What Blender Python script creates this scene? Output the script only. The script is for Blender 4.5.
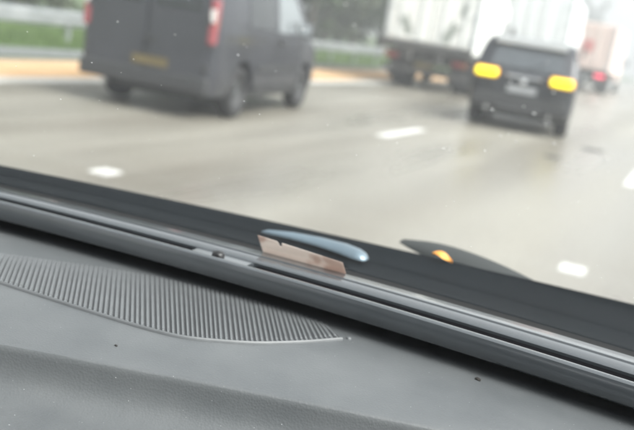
import bpy, bmesh, math, random
from mathutils import Vector, Matrix
R = math.radians
scene = bpy.context.scene
for o in list(bpy.data.objects): bpy.data.objects.remove(o)

# ------------------------------------------------------------------ camera
cam_d = bpy.data.cameras.new('camera'); cam = bpy.data.objects.new('camera', cam_d)
scene.collection.objects.link(cam); scene.camera = cam
cam_d.sensor_fit = 'HORIZONTAL'; cam_d.sensor_width = 36.0; cam_d.lens = 850.0 / 634.0 * 36.0
cam_d.clip_start = 0.02; cam_d.clip_end = 5000
right = Vector((0.900379, 0.404210, 0.161035))
down = Vector((0.234190, -0.138282, -0.962306))
fwd = Vector((-0.366705, 0.904153, -0.219168))
cam.matrix_world = Matrix(((right.x, -down.x, -fwd.x, 0.0), (right.y, -down.y, -fwd.y, 0.0),
                           (right.z, -down.z, -fwd.z, 1.35), (0, 0, 0, 1)))
cam_d.dof.use_dof = True; cam_d.dof.focus_distance = 0.74; cam_d.dof.aperture_fstop = 5.6

# ------------------------------------------------------------------ world, sun, exposure
SUN_EL, SUN_ROT = 50, 100
w = bpy.data.worlds.new('World'); scene.world = w; w.use_nodes = True
nt = w.node_tree; nt.nodes.clear()
sky = nt.nodes.new('ShaderNodeTexSky'); sky.sky_type = 'NISHITA'; sky.sun_disc = False
sky.sun_elevation = R(SUN_EL); sky.sun_rotation = R(SUN_ROT); sky.air_density = 1.0; sky.dust_density = 4.0; sky.ozone_density = 1.0
hs = nt.nodes.new('ShaderNodeHueSaturation'); hs.inputs['Saturation'].default_value = 0.12
bg = nt.nodes.new('ShaderNodeBackground'); bg.inputs['Strength'].default_value = 0.15
out = nt.nodes.new('ShaderNodeOutputWorld')
nt.links.new(sky.outputs[0], hs.inputs['Color']); nt.links.new(hs.outputs[0], bg.inputs[0]); nt.links.new(bg.outputs[0], out.inputs[0])
sd = bpy.data.lights.new('sun', 'SUN'); sd.energy = 1.4; sd.angle = R(35); sd.color = (1.0, 0.96, 0.9)
sun = bpy.data.objects.new('sun', sd); scene.collection.objects.link(sun)
sdir = Vector((math.sin(R(SUN_ROT)) * math.cos(R(SUN_EL)), math.cos(R(SUN_ROT)) * math.cos(R(SUN_EL)), math.sin(R(SUN_EL))))
sun.rotation_euler = sdir.to_track_quat('Z', 'Y').to_euler()
scene.view_settings.view_transform = 'Standard'; scene.view_settings.look = 'None'
scene.view_settings.gamma = 1.0; scene.view_settings.use_curve_mapping = False
scene.view_settings.exposure = 1.62
scene.render.engine = 'CYCLES'
scene.cycles.use_denoising = True
scene.cycles.max_bounces = 7; scene.cycles.transparent_max_bounces = 16; scene.cycles.volume_bounces = 0
scene.cycles.use_adaptive_sampling = True; scene.cycles.adaptive_threshold = 0.02
scene.cycles.sample_clamp_indirect = 6

# ------------------------------------------------------------------ materials
MATS = {}
def mat(name, col, rough=0.6, metal=0.0, var=0.12, scale=8.0, bump=0.0, bscale=60.0, coat=0.0, spec=0.5, col2=None, emit=None, estr=0.0, rvar=0.0, detail=5.0, stretch=None):
    if name in MATS: return MATS[name]
    m = bpy.data.materials.new(name); m.use_nodes = True; MATS[name] = m
    t = m.node_tree; b = t.nodes['Principled BSDF']
    b.inputs['Roughness'].default_value = rough; b.inputs['Metallic'].default_value = metal
    b.inputs['Specular IOR Level'].default_value = spec
    b.inputs['Coat Weight'].default_value = coat; b.inputs['Coat Roughness'].default_value = 0.12
    tc = t.nodes.new('ShaderNodeTexCoord'); src = tc.outputs['Object']
    if stretch:
        mp = t.nodes.new('ShaderNodeMapping'); mp.inputs['Scale'].default_value = stretch
        t.links.new(src, mp.inputs[0]); src = mp.outputs[0]
    n = t.nodes.new('ShaderNodeTexNoise'); n.inputs['Scale'].default_value = scale; n.inputs['Detail'].default_value = detail
    t.links.new(src, n.inputs['Vector'])
    r = t.nodes.new('ShaderNodeValToRGB')
    c2 = col2 or tuple(min(1, c * (1 + var)) for c in col)
    c1 = col if col2 else tuple(c * (1 - var) for c in col)
    r.color_ramp.elements[0].position = 0.32; r.color_ramp.elements[1].position = 0.68
    r.color_ramp.elements[0].color = (*c1, 1); r.color_ramp.elements[1].color = (*c2, 1)
    t.links.new(n.outputs['Fac'], r.inputs[0]); t.links.new(r.outputs[0], b.inputs['Base Color'])
    if rvar:
        mr = t.nodes.new('ShaderNodeMapRange'); mr.inputs['From Min'].default_value = 0.3; mr.inputs['From Max'].default_value = 0.7
        mr.inputs['To Min'].default_value = rough - rvar; mr.inputs['To Max'].default_value = rough + rvar
        t.links.new(n.outputs['Fac'], mr.inputs[0]); t.links.new(mr.outputs[0], b.inputs['Roughness'])
    if bump:
        n2 = t.nodes.new('ShaderNodeTexNoise'); n2.inputs['Scale'].default_value = bscale; n2.inputs['Detail'].default_value = 4
        t.links.new(tc.outputs['Object'], n2.inputs['Vector'])
        bp = t.nodes.new('ShaderNodeBump'); bp.inputs['Strength'].default_value = bump; bp.inputs['Distance'].default_value = 0.002
        t.links.new(n2.outputs['Fac'], bp.inputs['Height']); t.links.new(bp.outputs[0], b.inputs['Normal'])
    if emit:
        b.inputs['Emission Color'].default_value = (*emit, 1); b.inputs['Emission Strength'].default_value = estr
    return m

def road_material():
    m = bpy.data.materials.new('wet_concrete_road'); m.use_nodes = True; t = m.node_tree; b = t.nodes['Principled BSDF']
    tc = t.nodes.new('ShaderNodeTexCoord')
    mp = t.nodes.new('ShaderNodeMapping'); mp.inputs['Scale'].default_value = (1.0, 0.12, 1.0); t.links.new(tc.outputs['Object'], mp.inputs[0])
    n1 = t.nodes.new('ShaderNodeTexNoise'); n1.inputs['Scale'].default_value = 0.9; n1.inputs['Detail'].default_value = 4; t.links.new(mp.outputs[0], n1.inputs['Vector'])
    n2 = t.nodes.new('ShaderNodeTexNoise'); n2.inputs['Scale'].default_value = 22; n2.inputs['Detail'].default_value = 6; t.links.new(tc.outputs['Object'], n2.inputs['Vector'])
    r1 = t.nodes.new('ShaderNodeValToRGB'); r1.color_ramp.elements[0].position = .3; r1.color_ramp.elements[1].position = .7
    r1.color_ramp.elements[0].color = (.178, .165, .140, 1); r1.color_ramp.elements[1].color = (.272, .258, .222, 1)
    t.links.new(n1.outputs['Fac'], r1.inputs[0])
    mx = t.nodes.new('ShaderNodeMixRGB'); mx.blend_type = 'OVERLAY'; mx.inputs[0].default_value = .3
    sx = t.nodes.new('ShaderNodeSeparateXYZ'); t.links.new(tc.outputs['Object'], sx.inputs[0])
    n4 = t.nodes.new('ShaderNodeTexNoise'); n4.inputs['Scale'].default_value = .5; t.links.new(mp.outputs[0], n4.inputs['Vector'])
    ad = t.nodes.new('ShaderNodeMath'); ad.operation = 'MULTIPLY_ADD'; ad.inputs[1].default_value = .9; t.links.new(n4.outputs['Fac'], ad.inputs[0]); t.links.new(sx.outputs['X'], ad.inputs[2])
    sn = t.nodes.new('ShaderNodeMath'); sn.operation = 'MULTIPLY'; sn.inputs[1].default_value = 2 * math.pi / 1.8; t.links.new(ad.outputs[0], sn.inputs[0])
    sn2 = t.nodes.new('ShaderNodeMath'); sn2.operation = 'SINE'; t.links.new(sn.outputs[0], sn2.inputs[0])
    trk = t.nodes.new('ShaderNodeMapRange'); trk.inputs['From Min'].default_value = -.2; trk.inputs['From Max'].default_value = 1; trk.inputs['To Max'].default_value = .42; t.links.new(sn2.outputs[0], trk.inputs[0])
    mt = t.nodes.new('ShaderNodeMixRGB'); mt.inputs[2].default_value = (.128, .113, .09, 1); t.links.new(trk.outputs[0], mt.inputs[0]); t.links.new(r1.outputs[0], mt.inputs[1])   # tyre-darkened wheel tracks
    t.links.new(mt.outputs[0], mx.inputs[1]); t.links.new(n2.outputs['Fac'], mx.inputs[2]); t.links.new(mx.outputs[0], b.inputs['Base Color'])
    mr = t.nodes.new('ShaderNodeMapRange'); mr.inputs['From Min'].default_value = .3; mr.inputs['From Max'].default_value = .7
    mr.inputs['To Min'].default_value = .20; mr.inputs['To Max'].default_value = .5; t.links.new(n1.outputs['Fac'], mr.inputs[0]); t.links.new(mr.outputs[0], b.inputs['Roughness'])
    bp = t.nodes.new('ShaderNodeBump'); bp.inputs['Strength'].default_value = .35; bp.inputs['Distance'].default_value = .004
    t.links.new(n2.outputs['Fac'], bp.inputs['Height']); t.links.new(bp.outputs[0], b.inputs['Normal'])
    return m

def windscreen_material():
    m = bpy.data.materials.new('windscreen_glass'); m.use_nodes = True; t = m.node_tree; t.nodes.clear()
    o = t.nodes.new('ShaderNodeOutputMaterial'); tr = t.nodes.new('ShaderNodeBsdfTransparent'); tr.inputs[0].default_value = (.93, .96, .95, 1)
    gl = t.nodes.new('ShaderNodeBsdfGlossy'); gl.inputs['Roughness'].default_value = .10
    fr = t.nodes.new('ShaderNodeFresnel'); fr.inputs['IOR'].default_value = 1.45
    ge = t.nodes.new('ShaderNodeNewGeometry'); io = t.nodes.new('ShaderNodeMapRange'); io.inputs['To Min'].default_value = 1.16; io.inputs['To Max'].default_value = 1 / 1.16
    t.links.new(ge.outputs['Backfacing'], io.inputs[0]); t.links.new(io.outputs[0], fr.inputs['IOR'])   # same mirror strength from both sides of the pane
    m1 = t.nodes.new('ShaderNodeMixShader'); t.links.new(fr.outputs[0], m1.inputs[0]); t.links.new(tr.outputs[0], m1.inputs[1]); t.links.new(gl.outputs[0], m1.inputs[2])
    tl = t.nodes.new('ShaderNodeBsdfTranslucent'); tl.inputs[0].default_value = (.85, .86, .86, 1)
    tc = t.nodes.new('ShaderNodeTexCoord'); n = t.nodes.new('ShaderNodeTexNoise'); n.inputs['Scale'].default_value = 5; n.inputs['Detail'].default_value = 5
    t.links.new(tc.outputs['Object'], n.inputs['Vector'])
    mr = t.nodes.new('ShaderNodeMapRange'); mr.inputs['To Min'].default_value = .001; mr.inputs['To Max'].default_value = .005; t.links.new(n.outputs['Fac'], mr.inputs[0])
    m2 = t.nodes.new('ShaderNodeMixShader'); t.links.new(mr.outputs[0], m2.inputs[0]); t.links.new(m1.outputs[0], m2.inputs[1]); t.links.new(tl.outputs[0], m2.inputs[2])
    t.links.new(m2.outputs[0], o.inputs['Surface']); return m

def dash_material():
    m = bpy.data.materials.new('soft_grained_dash_plastic'); m.use_nodes = True; t = m.node_tree; b = t.nodes['Principled BSDF']
    b.inputs['Roughness'].default_value = .5; b.inputs['Specular IOR Level'].default_value = .5
    tc = t.nodes.new('ShaderNodeTexCoord')
    n = t.nodes.new('ShaderNodeTexNoise'); n.inputs['Scale'].default_value = 14; n.inputs['Detail'].default_value = 6; t.links.new(tc.outputs['Object'], n.inputs['Vector'])
    r = t.nodes.new('ShaderNodeValToRGB'); r.color_ramp.elements[0].position = .3; r.color_ramp.elements[1].position = .75
    r.color_ramp.elements[0].color = (.082, .089, .094, 1); r.color_ramp.elements[1].color = (.112, .119, .123, 1); t.links.new(n.outputs['Fac'], r.inputs[0])
    # fine lint: sparse pale flecks that lie on the plastic
    n3 = t.nodes.new('ShaderNodeTexNoise'); n3.inputs['Scale'].default_value = 520; n3.inputs['Detail'].default_value = 1; t.links.new(tc.outputs['Object'], n3.inputs['Vector'])
    r3 = t.nodes.new('ShaderNodeValToRGB'); r3.color_ramp.elements[0].position = .785; r3.color_ramp.elements[1].position = .82; t.links.new(n3.outputs['Fac'], r3.inputs[0])
    mx = t.nodes.new('ShaderNodeMixRGB'); mx.inputs[2].default_value = (.55, .56, .56, 1); t.links.new(r3.outputs[0], mx.inputs[0]); t.links.new(r.outputs[0], mx.inputs[1]); t.links.new(mx.outputs[0], b.inputs['Base Color'])
    v = t.nodes.new('ShaderNodeTexVoronoi'); v.inputs['Scale'].default_value = 480; t.links.new(tc.outputs['Object'], v.inputs['Vector'])
    bp = t.nodes.new('ShaderNodeBump'); bp.inputs['Strength'].default_value = .24; bp.inputs['Distance'].default_value = .0007
    t.links.new(v.outputs['Distance'], bp.inputs['Height']); t.links.new(bp.outputs[0], b.inputs['Normal'])
    return m

def leaf_material(name, c1, c2):
    m = mat(name, c1, .55, col2=c2, scale=1.3, spec=.3); return m

# ------------------------------------------------------------------ helpers
COL = scene.collection
def link(name, me, m=None, parent=None):
    o = bpy.data.objects.new(name, me); COL.objects.link(o)
    if m: me.materials.append(m)
    if parent: o.parent = parent
    return o
def mesh(name, vs, fs, m=None, parent=None, smooth=False):
    me = bpy.data.meshes.new(name); me.from_pydata([tuple(v) for v in vs], [], fs); me.validate()
    if smooth:
        for p in me.polygons: p.use_smooth = True
    return link(name, me, m, parent)
def bm_obj(name, bm, m=None, parent=None, smooth=False, recalc=True):
    if recalc: bmesh.ops.recalc_face_normals(bm, faces=bm.faces)
    me = bpy.data.meshes.new(name); bm.to_mesh(me); bm.free()
    if smooth:
        for p in me.polygons: p.use_smooth = True
    return link(name, me, m, parent)
def add_box(bm, c, s, bev=0.0, rot=None, seg=1):
    r = bmesh.ops.create_cube(bm, size=1.0); vs = r['verts']
    bmesh.ops.scale(bm, vec=s, verts=vs)
    if bev:
        es = list({e for v in vs for e in v.link_edges})
        q = bmesh.ops.bevel(bm, geom=es, offset=bev, segments=seg, affect='EDGES', profile=.6)
        vs = list({v for f in q['faces'] for v in f.verts} | {v for v in vs if v.is_valid})
    if rot: bmesh.ops.rotate(bm, cent=(0, 0, 0), matrix=rot, verts=vs)
    bmesh.ops.translate(bm, vec=c, verts=vs)
def box(name, c, s, m, parent=None, bev=0.01, rot=None, seg=1):
    bm = bmesh.new(); add_box(bm, c, s, bev, rot, seg); return bm_obj(name, bm, m, parent)
def add_tube(bm, p0, p1, r0, r1=None, n=10, caps=True):
    p0, p1 = Vector(p0), Vector(p1); r1 = r0 if r1 is None else r1
    d = (p1 - p0).normalized(); a = d.orthogonal().normalized(); b = d.cross(a)
    A = [bm.verts.new(p0 + (a * math.cos(i * 2 * math.pi / n) + b * math.sin(i * 2 * math.pi / n)) * r0) for i in range(n)]
    B = [bm.verts.new(p1 + (a * math.cos(i * 2 * math.pi / n) + b * math.sin(i * 2 * math.pi / n)) * r1) for i in range(n)]
    for i in range(n): bm.faces.new((A[i], A[(i + 1) % n], B[(i + 1) % n], B[i]))
    if caps: bm.faces.new(A[::-1]); bm.faces.new(B)
def tube(name, p0, p1, r0, m, parent=None, r1=None, n=10):
    bm = bmesh.new(); add_tube(bm, p0, p1, r0, r1, n); return bm_obj(name, bm, m, parent, smooth=False)
def lathe(name, prof, m, parent=None, n=28, axis='x'):
    vs, fs = [], []; k = len(prof)
    for i in range(n):
        a = 2 * math.pi * i / n
        for (h, r) in prof: vs.append((h, r * math.cos(a), r * math.sin(a)))
    for i in range(n):
        for j in range(k - 1):
            fs.append((i * k + j, ((i + 1) % n) * k + j, ((i + 1) % n) * k + j + 1, i * k + j + 1))
    return mesh(name, vs, fs, m, parent, smooth=True)
def empty(name, loc, rz=0.0):
    o = bpy.data.objects.new(name, None); COL.objects.link(o); o.location = loc; o.rotation_euler = (0, 0, rz); o.empty_display_size = .2
    return o
def tag(o, label=None, cat=None, group=None, kind=None):
    if label: o['label'] = label
    if cat: o['category'] = cat
    if group: o['group'] = group
    if kind: o['kind'] = kind
    return o
def cut(obj, cutters):
    for c in cutters:
        md = obj.modifiers.new('cut', 'BOOLEAN'); md.operation = 'DIFFERENCE'; md.object = c; md.solver = 'EXACT'
    bpy.context.view_layer.update(); dg = bpy.context.evaluated_depsgraph_get()
    me = bpy.data.meshes.new_from_object(obj.evaluated_get(dg)); old = obj.data
    obj.modifiers.clear(); obj.data = me; bpy.data.meshes.remove(old)
    for c in cutters: bpy.data.objects.remove(c)
def poly(c, x):
    r = 0.0
    for k in c: r = r * x + k
    return r

# ------------------------------------------------------------------ the setting: ground, road, verge
def sheet(name, left, right_, z, m, step=None):
    """left/right_: lists of (x, y) walked away from the camera"""
    vs = [(x, y, z) for x, y in left] + [(x, y, z) for x, y in right_]; n = len(left)
    fs = [(i, n + i, n + i + 1, i + 1) for i in range(n - 1)]
    return tag(mesh(name, vs, fs, m), kind='structure')
M_ground = mat('verge_soil_and_grass', (.05, .085, .022), .9, col2=(.10, .15, .04), scale=.8, bump=.5, bscale=8)
M_road = road_material()
M_conc = mat('pale_concrete', (.33, .33, .31), .6, col2=(.44, .43, .4), scale=1.4, bump=.2, bscale=30)
M_kerb = mat('grey_kerb_stone', (.15, .16, .16), .7, scale=3, bump=.3, bscale=40)
M_sand = mat('ochre_sand', (.44, .27, .13), .8, col2=(.56, .38, .22), scale=.9, bump=.4, bscale=25)
M_paint = mat('road_paint', (.46, .46, .44), .5, col2=(.68, .68, .66), scale=9, rvar=.1)
ground = tag(mesh('ground', [(-1500, -1500, -.03), (1500, -1500, -.03), (1500, 1500, -.03), (-1500, 1500, -.03)], [(0, 1, 2, 3)], M_ground), kind='structure')
road = sheet('road', [(-10.0, -60), (-10.0, 1400)], [(11.5, -60), (11.5, 1400)], 0.0, M_road)
# shallow concrete channel and kerb between the road and the grass
bm = bmesh.new(); add_box(bm, (-10.55, 120, .02), (.5, 360, .14), .02)
tag(bm_obj('kerb', bm, M_kerb), kind='structure')
# ochre apron of washed-out sand that widens with distance
random.seed(3)
ys = [4, 6, 7.5, 9, 11, 13, 16, 19, 22, 26, 31, 38, 48, 60, 80]
near = [(-8.15 - .01 * max(0, y - 8) + random.uniform(-.12, .12), y) for y in ys]
far_ = [(max(-10.29, -9.5 - .085 * max(0, y - 8)) + random.uniform(-.08, .06), y) for y in ys]
sheet('sand_strip', far_, near, .006, M_sand)
# left edge line
tag(mesh('edge_line', [(-8.12, -20, .005), (-7.75, -20, .005), (-7.75, 400, .005), (-8.12, 400, .005)], [(0, 1, 2, 3)], mat('worn_edge_paint', (.40, .39, .36), .5, col2=(.62, .61, .58), scale=2.5)), kind='structure')
def marking(x, y0, y1, wd=.13):
    vs = [(x - wd / 2, y0, 0), (x + wd / 2, y0, 0), (x + wd / 2, y1, 0), (x - wd / 2, y1, 0)]
    vs = vs + [(a, b, .005) for a, b, c in vs]
    o = mesh('lane_marking', vs, [(3, 2, 1, 0), (4, 5, 6, 7), (0, 1, 5, 4), (1, 2, 6, 5), (2, 3, 7, 6), (3, 0, 4, 7)], M_paint)
    return tag(o, kind='structure')
for x, y0, y1 in ((-3.86, 5.08, 5.30), (-3.68, 10.85, 12.75), (-3.68, 19.5, 21.7), (-3.68, 28.3, 30.5), (-3.68, 37, 39.2), (-3.68, 46, 48.2), (-3.68, 55, 57.2), (-3.68, 64, 66.2),
                  (-.47, 5.78, 6.02), (-.45, 11.2, 13.2), (-.45, 20, 22.2), (-.45, 29, 31.2), (-.45, 38, 40.2), (-.45, 47, 49.2), (-.45, 56, 58.2), (-.45, 65, 67.2)):
    marking(x, y0, y1, .17)
M_dark_mark = mat('added_dark_mark', (.05, .048, .045), .6)  # dark patches added on the road, standing in for marks on the windscreen
for cx_, cy_, rr in ((-1.66, 12.7, .13), (-1.35, 15.1, .2)):
    vs = [(cx_ + math.cos(i * .5236) * rr * random.uniform(.7, 1.2), cy_ + math.sin(i * .5236) * rr * 1.6 * random.uniform(.7, 1.2), .004) for i in range(12)]
    tag(mesh('added_dark_mark', vs, [tuple(range(12))], M_dark_mark), kind='structure')
# grass on the verge
random.seed(11)
vs, fs = [], []
for i in range(26000):
    y = random.uniform(6, 60) if i % 2 else random.uniform(8, 26); x = -10.85 - random.random() ** 1.3 * 9
    h = random.uniform(.07, .22); a = random.uniform(0, math.pi); dx, dy = math.cos(a) * .014, math.sin(a) * .014; lx, ly = random.uniform(-.06, .06), random.uniform(-.06, .06)
    b = len(vs); vs += [(x - dx, y - dy, -.03), (x + dx, y + dy, -.03), (x + lx, y + ly, h)]; fs.append((b, b + 1, b + 2))
g = mesh('grass', vs, fs, mat('grass_blades', (.05, .10, .02), .6, col2=(.12, .19, .045), scale=.7))
tag(g, 'short green grass on the verge in front of the guardrail', 'grass', kind='stuff')

# ------------------------------------------------------------------ guardrail
M_galv = mat('galvanised_steel', (.46, .49, .5), .42, .75, col2=(.58, .6, .61), scale=3, rvar=.08)
rail = tag(empty('guardrail', (-12.35, 0, 0)), 'long galvanised steel guardrail on the grass verge behind the dark van', 'guardrail')
prof = [(.03, .40), (.0, .43), (.075, .47), (.075, .50), (.0, .55), (.0, .58), (.075, .63), (.075, .66), (.0, .70), (.03, .73)]
y0s = [-3 + 12.0 * i for i in range(12)]
for ya in y0s:
    vs, fs = [], []; n = len(prof)
    for y in (ya, ya + 11.985):
        vs += [(.09 + px, y, pz) for px, pz in prof] + [(.084 + px, y, pz) for px, pz in prof[::-1]]
    N = 2 * n
    for j in range(N): fs.append((j, (j + 1) % N, N + (j + 1) % N, N + j))
    mesh('rail_beam', vs, fs, M_galv, rail)
pm = None
for i in range(60):
    if pm is None:
        bm = bmesh.new(); add_box(bm, (0, 0, .34), (.10, .06, .78), .006); add_box(bm, (.055, 0, .565), (.05, .12, .2), .01); p = bm_obj('post', bm, M_galv, rail); pm = p
    else:
        p = pm.copy(); COL.objects.link(p)
    p.location = (0, -2 + 2.4 * i, 0)

# ------------------------------------------------------------------ trees
M_bark = mat('bark', (.06, .05, .04), .9, col2=(.12, .1, .08), scale=9, bump=.8, bscale=20)
LEAF = [leaf_material('foliage_deep', (.018, .032, .014), (.048, .074, .03)), leaf_material('foliage_mid', (.024, .042, .016), (.065, .092, .034)), leaf_material('foliage_grey', (.035, .048, .028), (.09, .105, .06))]
def tree_meshes(seed, H, rad, base):
    rnd = random.Random(seed)
    bm = bmesh.new(); p = Vector((0, 0, -.1)); r = .2
    tops = []
    for k in range(5):
        q = p + Vector((rnd.uniform(-.15, .15), rnd.uniform(-.15, .15), H * .17)); add_tube(bm, p, q, r, r * .78, 9, caps=False)
        if k >= 1:
            for _ in range(3):
                a = rnd.uniform(0, 6.28); L = rad * rnd.uniform(.45, .85)
                e = q + Vector((math.cos(a) * L, math.sin(a) * L, rnd.uniform(.3, 1.2))); add_tube(bm, q, e, r * .4, .02, 6, caps=False); tops.append(e)
        p, r = q, r * .78
    tops.append(p)
    tm = bpy.data.meshes.new('trunk'); bm.to_mesh(tm); bm.free(); tm.materials.append(M_bark)
    vs, fs, mi = [], [], []
    for c in range(125):
        if c < len(tops): cc = tops[c]
        else:
            u = Vector((rnd.gauss(0, 1), rnd.gauss(0, 1), rnd.gauss(0, 1))).normalized() * rnd.random() ** .4
            cc = Vector((u.x * rad, u.y * rad, base + (H - base) * (.5 + .5 * u.z)))
        cr = rnd.uniform(.4, .95) * rad * .36
        for _ in range(48):
            d = Vector((rnd.gauss(0, 1), rnd.gauss(0, 1), rnd.gauss(0, .8))); d = d.normalized() * cr * rnd.random() ** .5
            o = cc + d; s = rnd.uniform(.09, .20)
            n = (d.normalized() + Vector((rnd.uniform(-.8, .8), rnd.uniform(-.8, .8), rnd.uniform(-.2, 1)))).normalized()
            a = n.orthogonal().normalized(); b = n.cross(a); th = rnd.uniform(0, 6.28); a, b = a * math.cos(th) + b * math.sin(th), b * math.cos(th) - a * math.sin(th)
            k = len(vs); vs += [o - a * s, o - b * s * .55, o + a * s, o + b * s * .55]; fs.append((k, k + 1, k + 2, k + 3))
    cm = bpy.data.meshes.new('crown'); cm.from_pydata([tuple(v) for v in vs], [], fs); cm.update()
    return tm, cm
TM = [tree_meshes(5, 8.5, 2.7, .6), tree_meshes(8, 10.5, 3.2, 1.0), tree_meshes(21, 7.0, 2.6, .3)]
TC = []
for k, (tm, cm) in enumerate(TM):
    cm.materials.append(LEAF[k]); TC.append((tm, cm))
def tree(x, y, k, sc, rz, label, group):
    r = tag(empty('roadside_tree', (x, y, 0), rz), label, 'tree', group); r.scale = (sc, sc, sc)
    link('trunk', TC[k][0], None, r); link('crown', TC[k][1], None, r)
    return r
random.seed(6)
spots = []
for i in range(17): spots.append((-18.2 + random.uniform(-.8, .8), 11.5 + i * 3.9 + random.uniform(-.7, .7), i % 3, random.uniform(.85, 1.2)))
for i in range(12): spots.append((-23.5 + random.uniform(-1, 1), 15 + i * 5.6, (i + 1) % 3, random.uniform(1.1, 1.45)))
for n_, (x, y, k, s) in enumerate(spots):
    row = 'front row' if n_ < 17 else 'back row'
    if y < 22: lb = 'dark green tree in the %s beyond the guardrail, left of the dark van' % row
    elif y < 34: lb = 'dark green tree in the %s behind the dark van' % row
    elif y < 50: lb = 'dark green tree in the %s between the dark van and the white lorry' % row
    else: lb = 'dark green tree in the %s behind the white box lorry' % row
    tree(x, y, k, s, random.uniform(0, 6.28), lb, 'trees behind the guardrail')
far = [(-27, 100, 1, 1.2), (-21, 112, 0, 1.5), (-29, 128, 1, 1.5), (-22, 140, 2, 1.7), (-30, 165, 1, 1.6), (-24, 190, 0, 1.8), (-19, 330, 1, 1.3), (-10, 345, 0, 1.4), (-2, 335, 2, 1.6), (7, 350, 1, 1.3), (16, 340, 0, 1.5)]
for x, y, k, s in far:
    tree(x, y, k, s, random.uniform(0, 6.28), 'hazy far tree down the road beyond the lorries', 'far trees beyond the lorries')

# ------------------------------------------------------------------ vehicles: shared pieces
M_tyre = mat('tyre_rubber', (.022, .022, .023), .85, scale=20, bump=.2)
M_rim = mat('alloy_rim', (.33, .34, .35), .4, .8)
M_steel_rim = mat('steel_rim', (.16, .165, .17), .55, .3)
M_black = mat('black_trim_plastic', (.03, .031, .033), .6, scale=20)
M_dark_glass = mat('tinted_glass', (.02, .023, .026), .05, spec=.8, var=.05)
M_sky_glass = mat('reflecting_side_glass', (.42, .45, .46), .06, .85, var=.04)
M_red = mat('red_lens', (.26, .06, .07), .2, coat=.6, var=.1)
M_clear = mat('clear_lens', (.65, .62, .6), .2, coat=.5)
M_chrome = mat('chrome', (.6, .61, .62), .15, 1.0, var=.03)
def wheel(parent, x, y, r, wd, side, rim_m, spokes=5):
    h = wd / 2
    t = lathe('wheel', [(-h * .7, r * .60), (-h * .95, r * .72), (-h, r * .86), (-h * .82, r * .965), (-h * .4, r), (h * .4, r), (h * .82, r * .965), (h, r * .86), (h * .95, r * .72), (h * .7, r * .60)], M_tyre, parent)
    t.location = (x, y, r)
    ri = lathe('rim', [(side * h * .72, r * .62), (side * h * .6, r * .55), (side * h * .1, r * .52), (side * h * .1, .03)], M_black, t, 24)
    bm = bmesh.new()
    for i in range(spokes):
        a = i * 2 * math.pi / spokes
        add_box(bm, (side * h * .45, 0, r * .29), (wd * .16, r * .17, r * .56), .006, Matrix.Rotation(a, 3, 'X'))
    add_tube(bm, (side * h * .3, 0, 0), (side * h * .7, 0, 0), r * .13, r * .11, 14)
    bm_obj('spokes', bm, rim_m, t)
    return t
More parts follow.
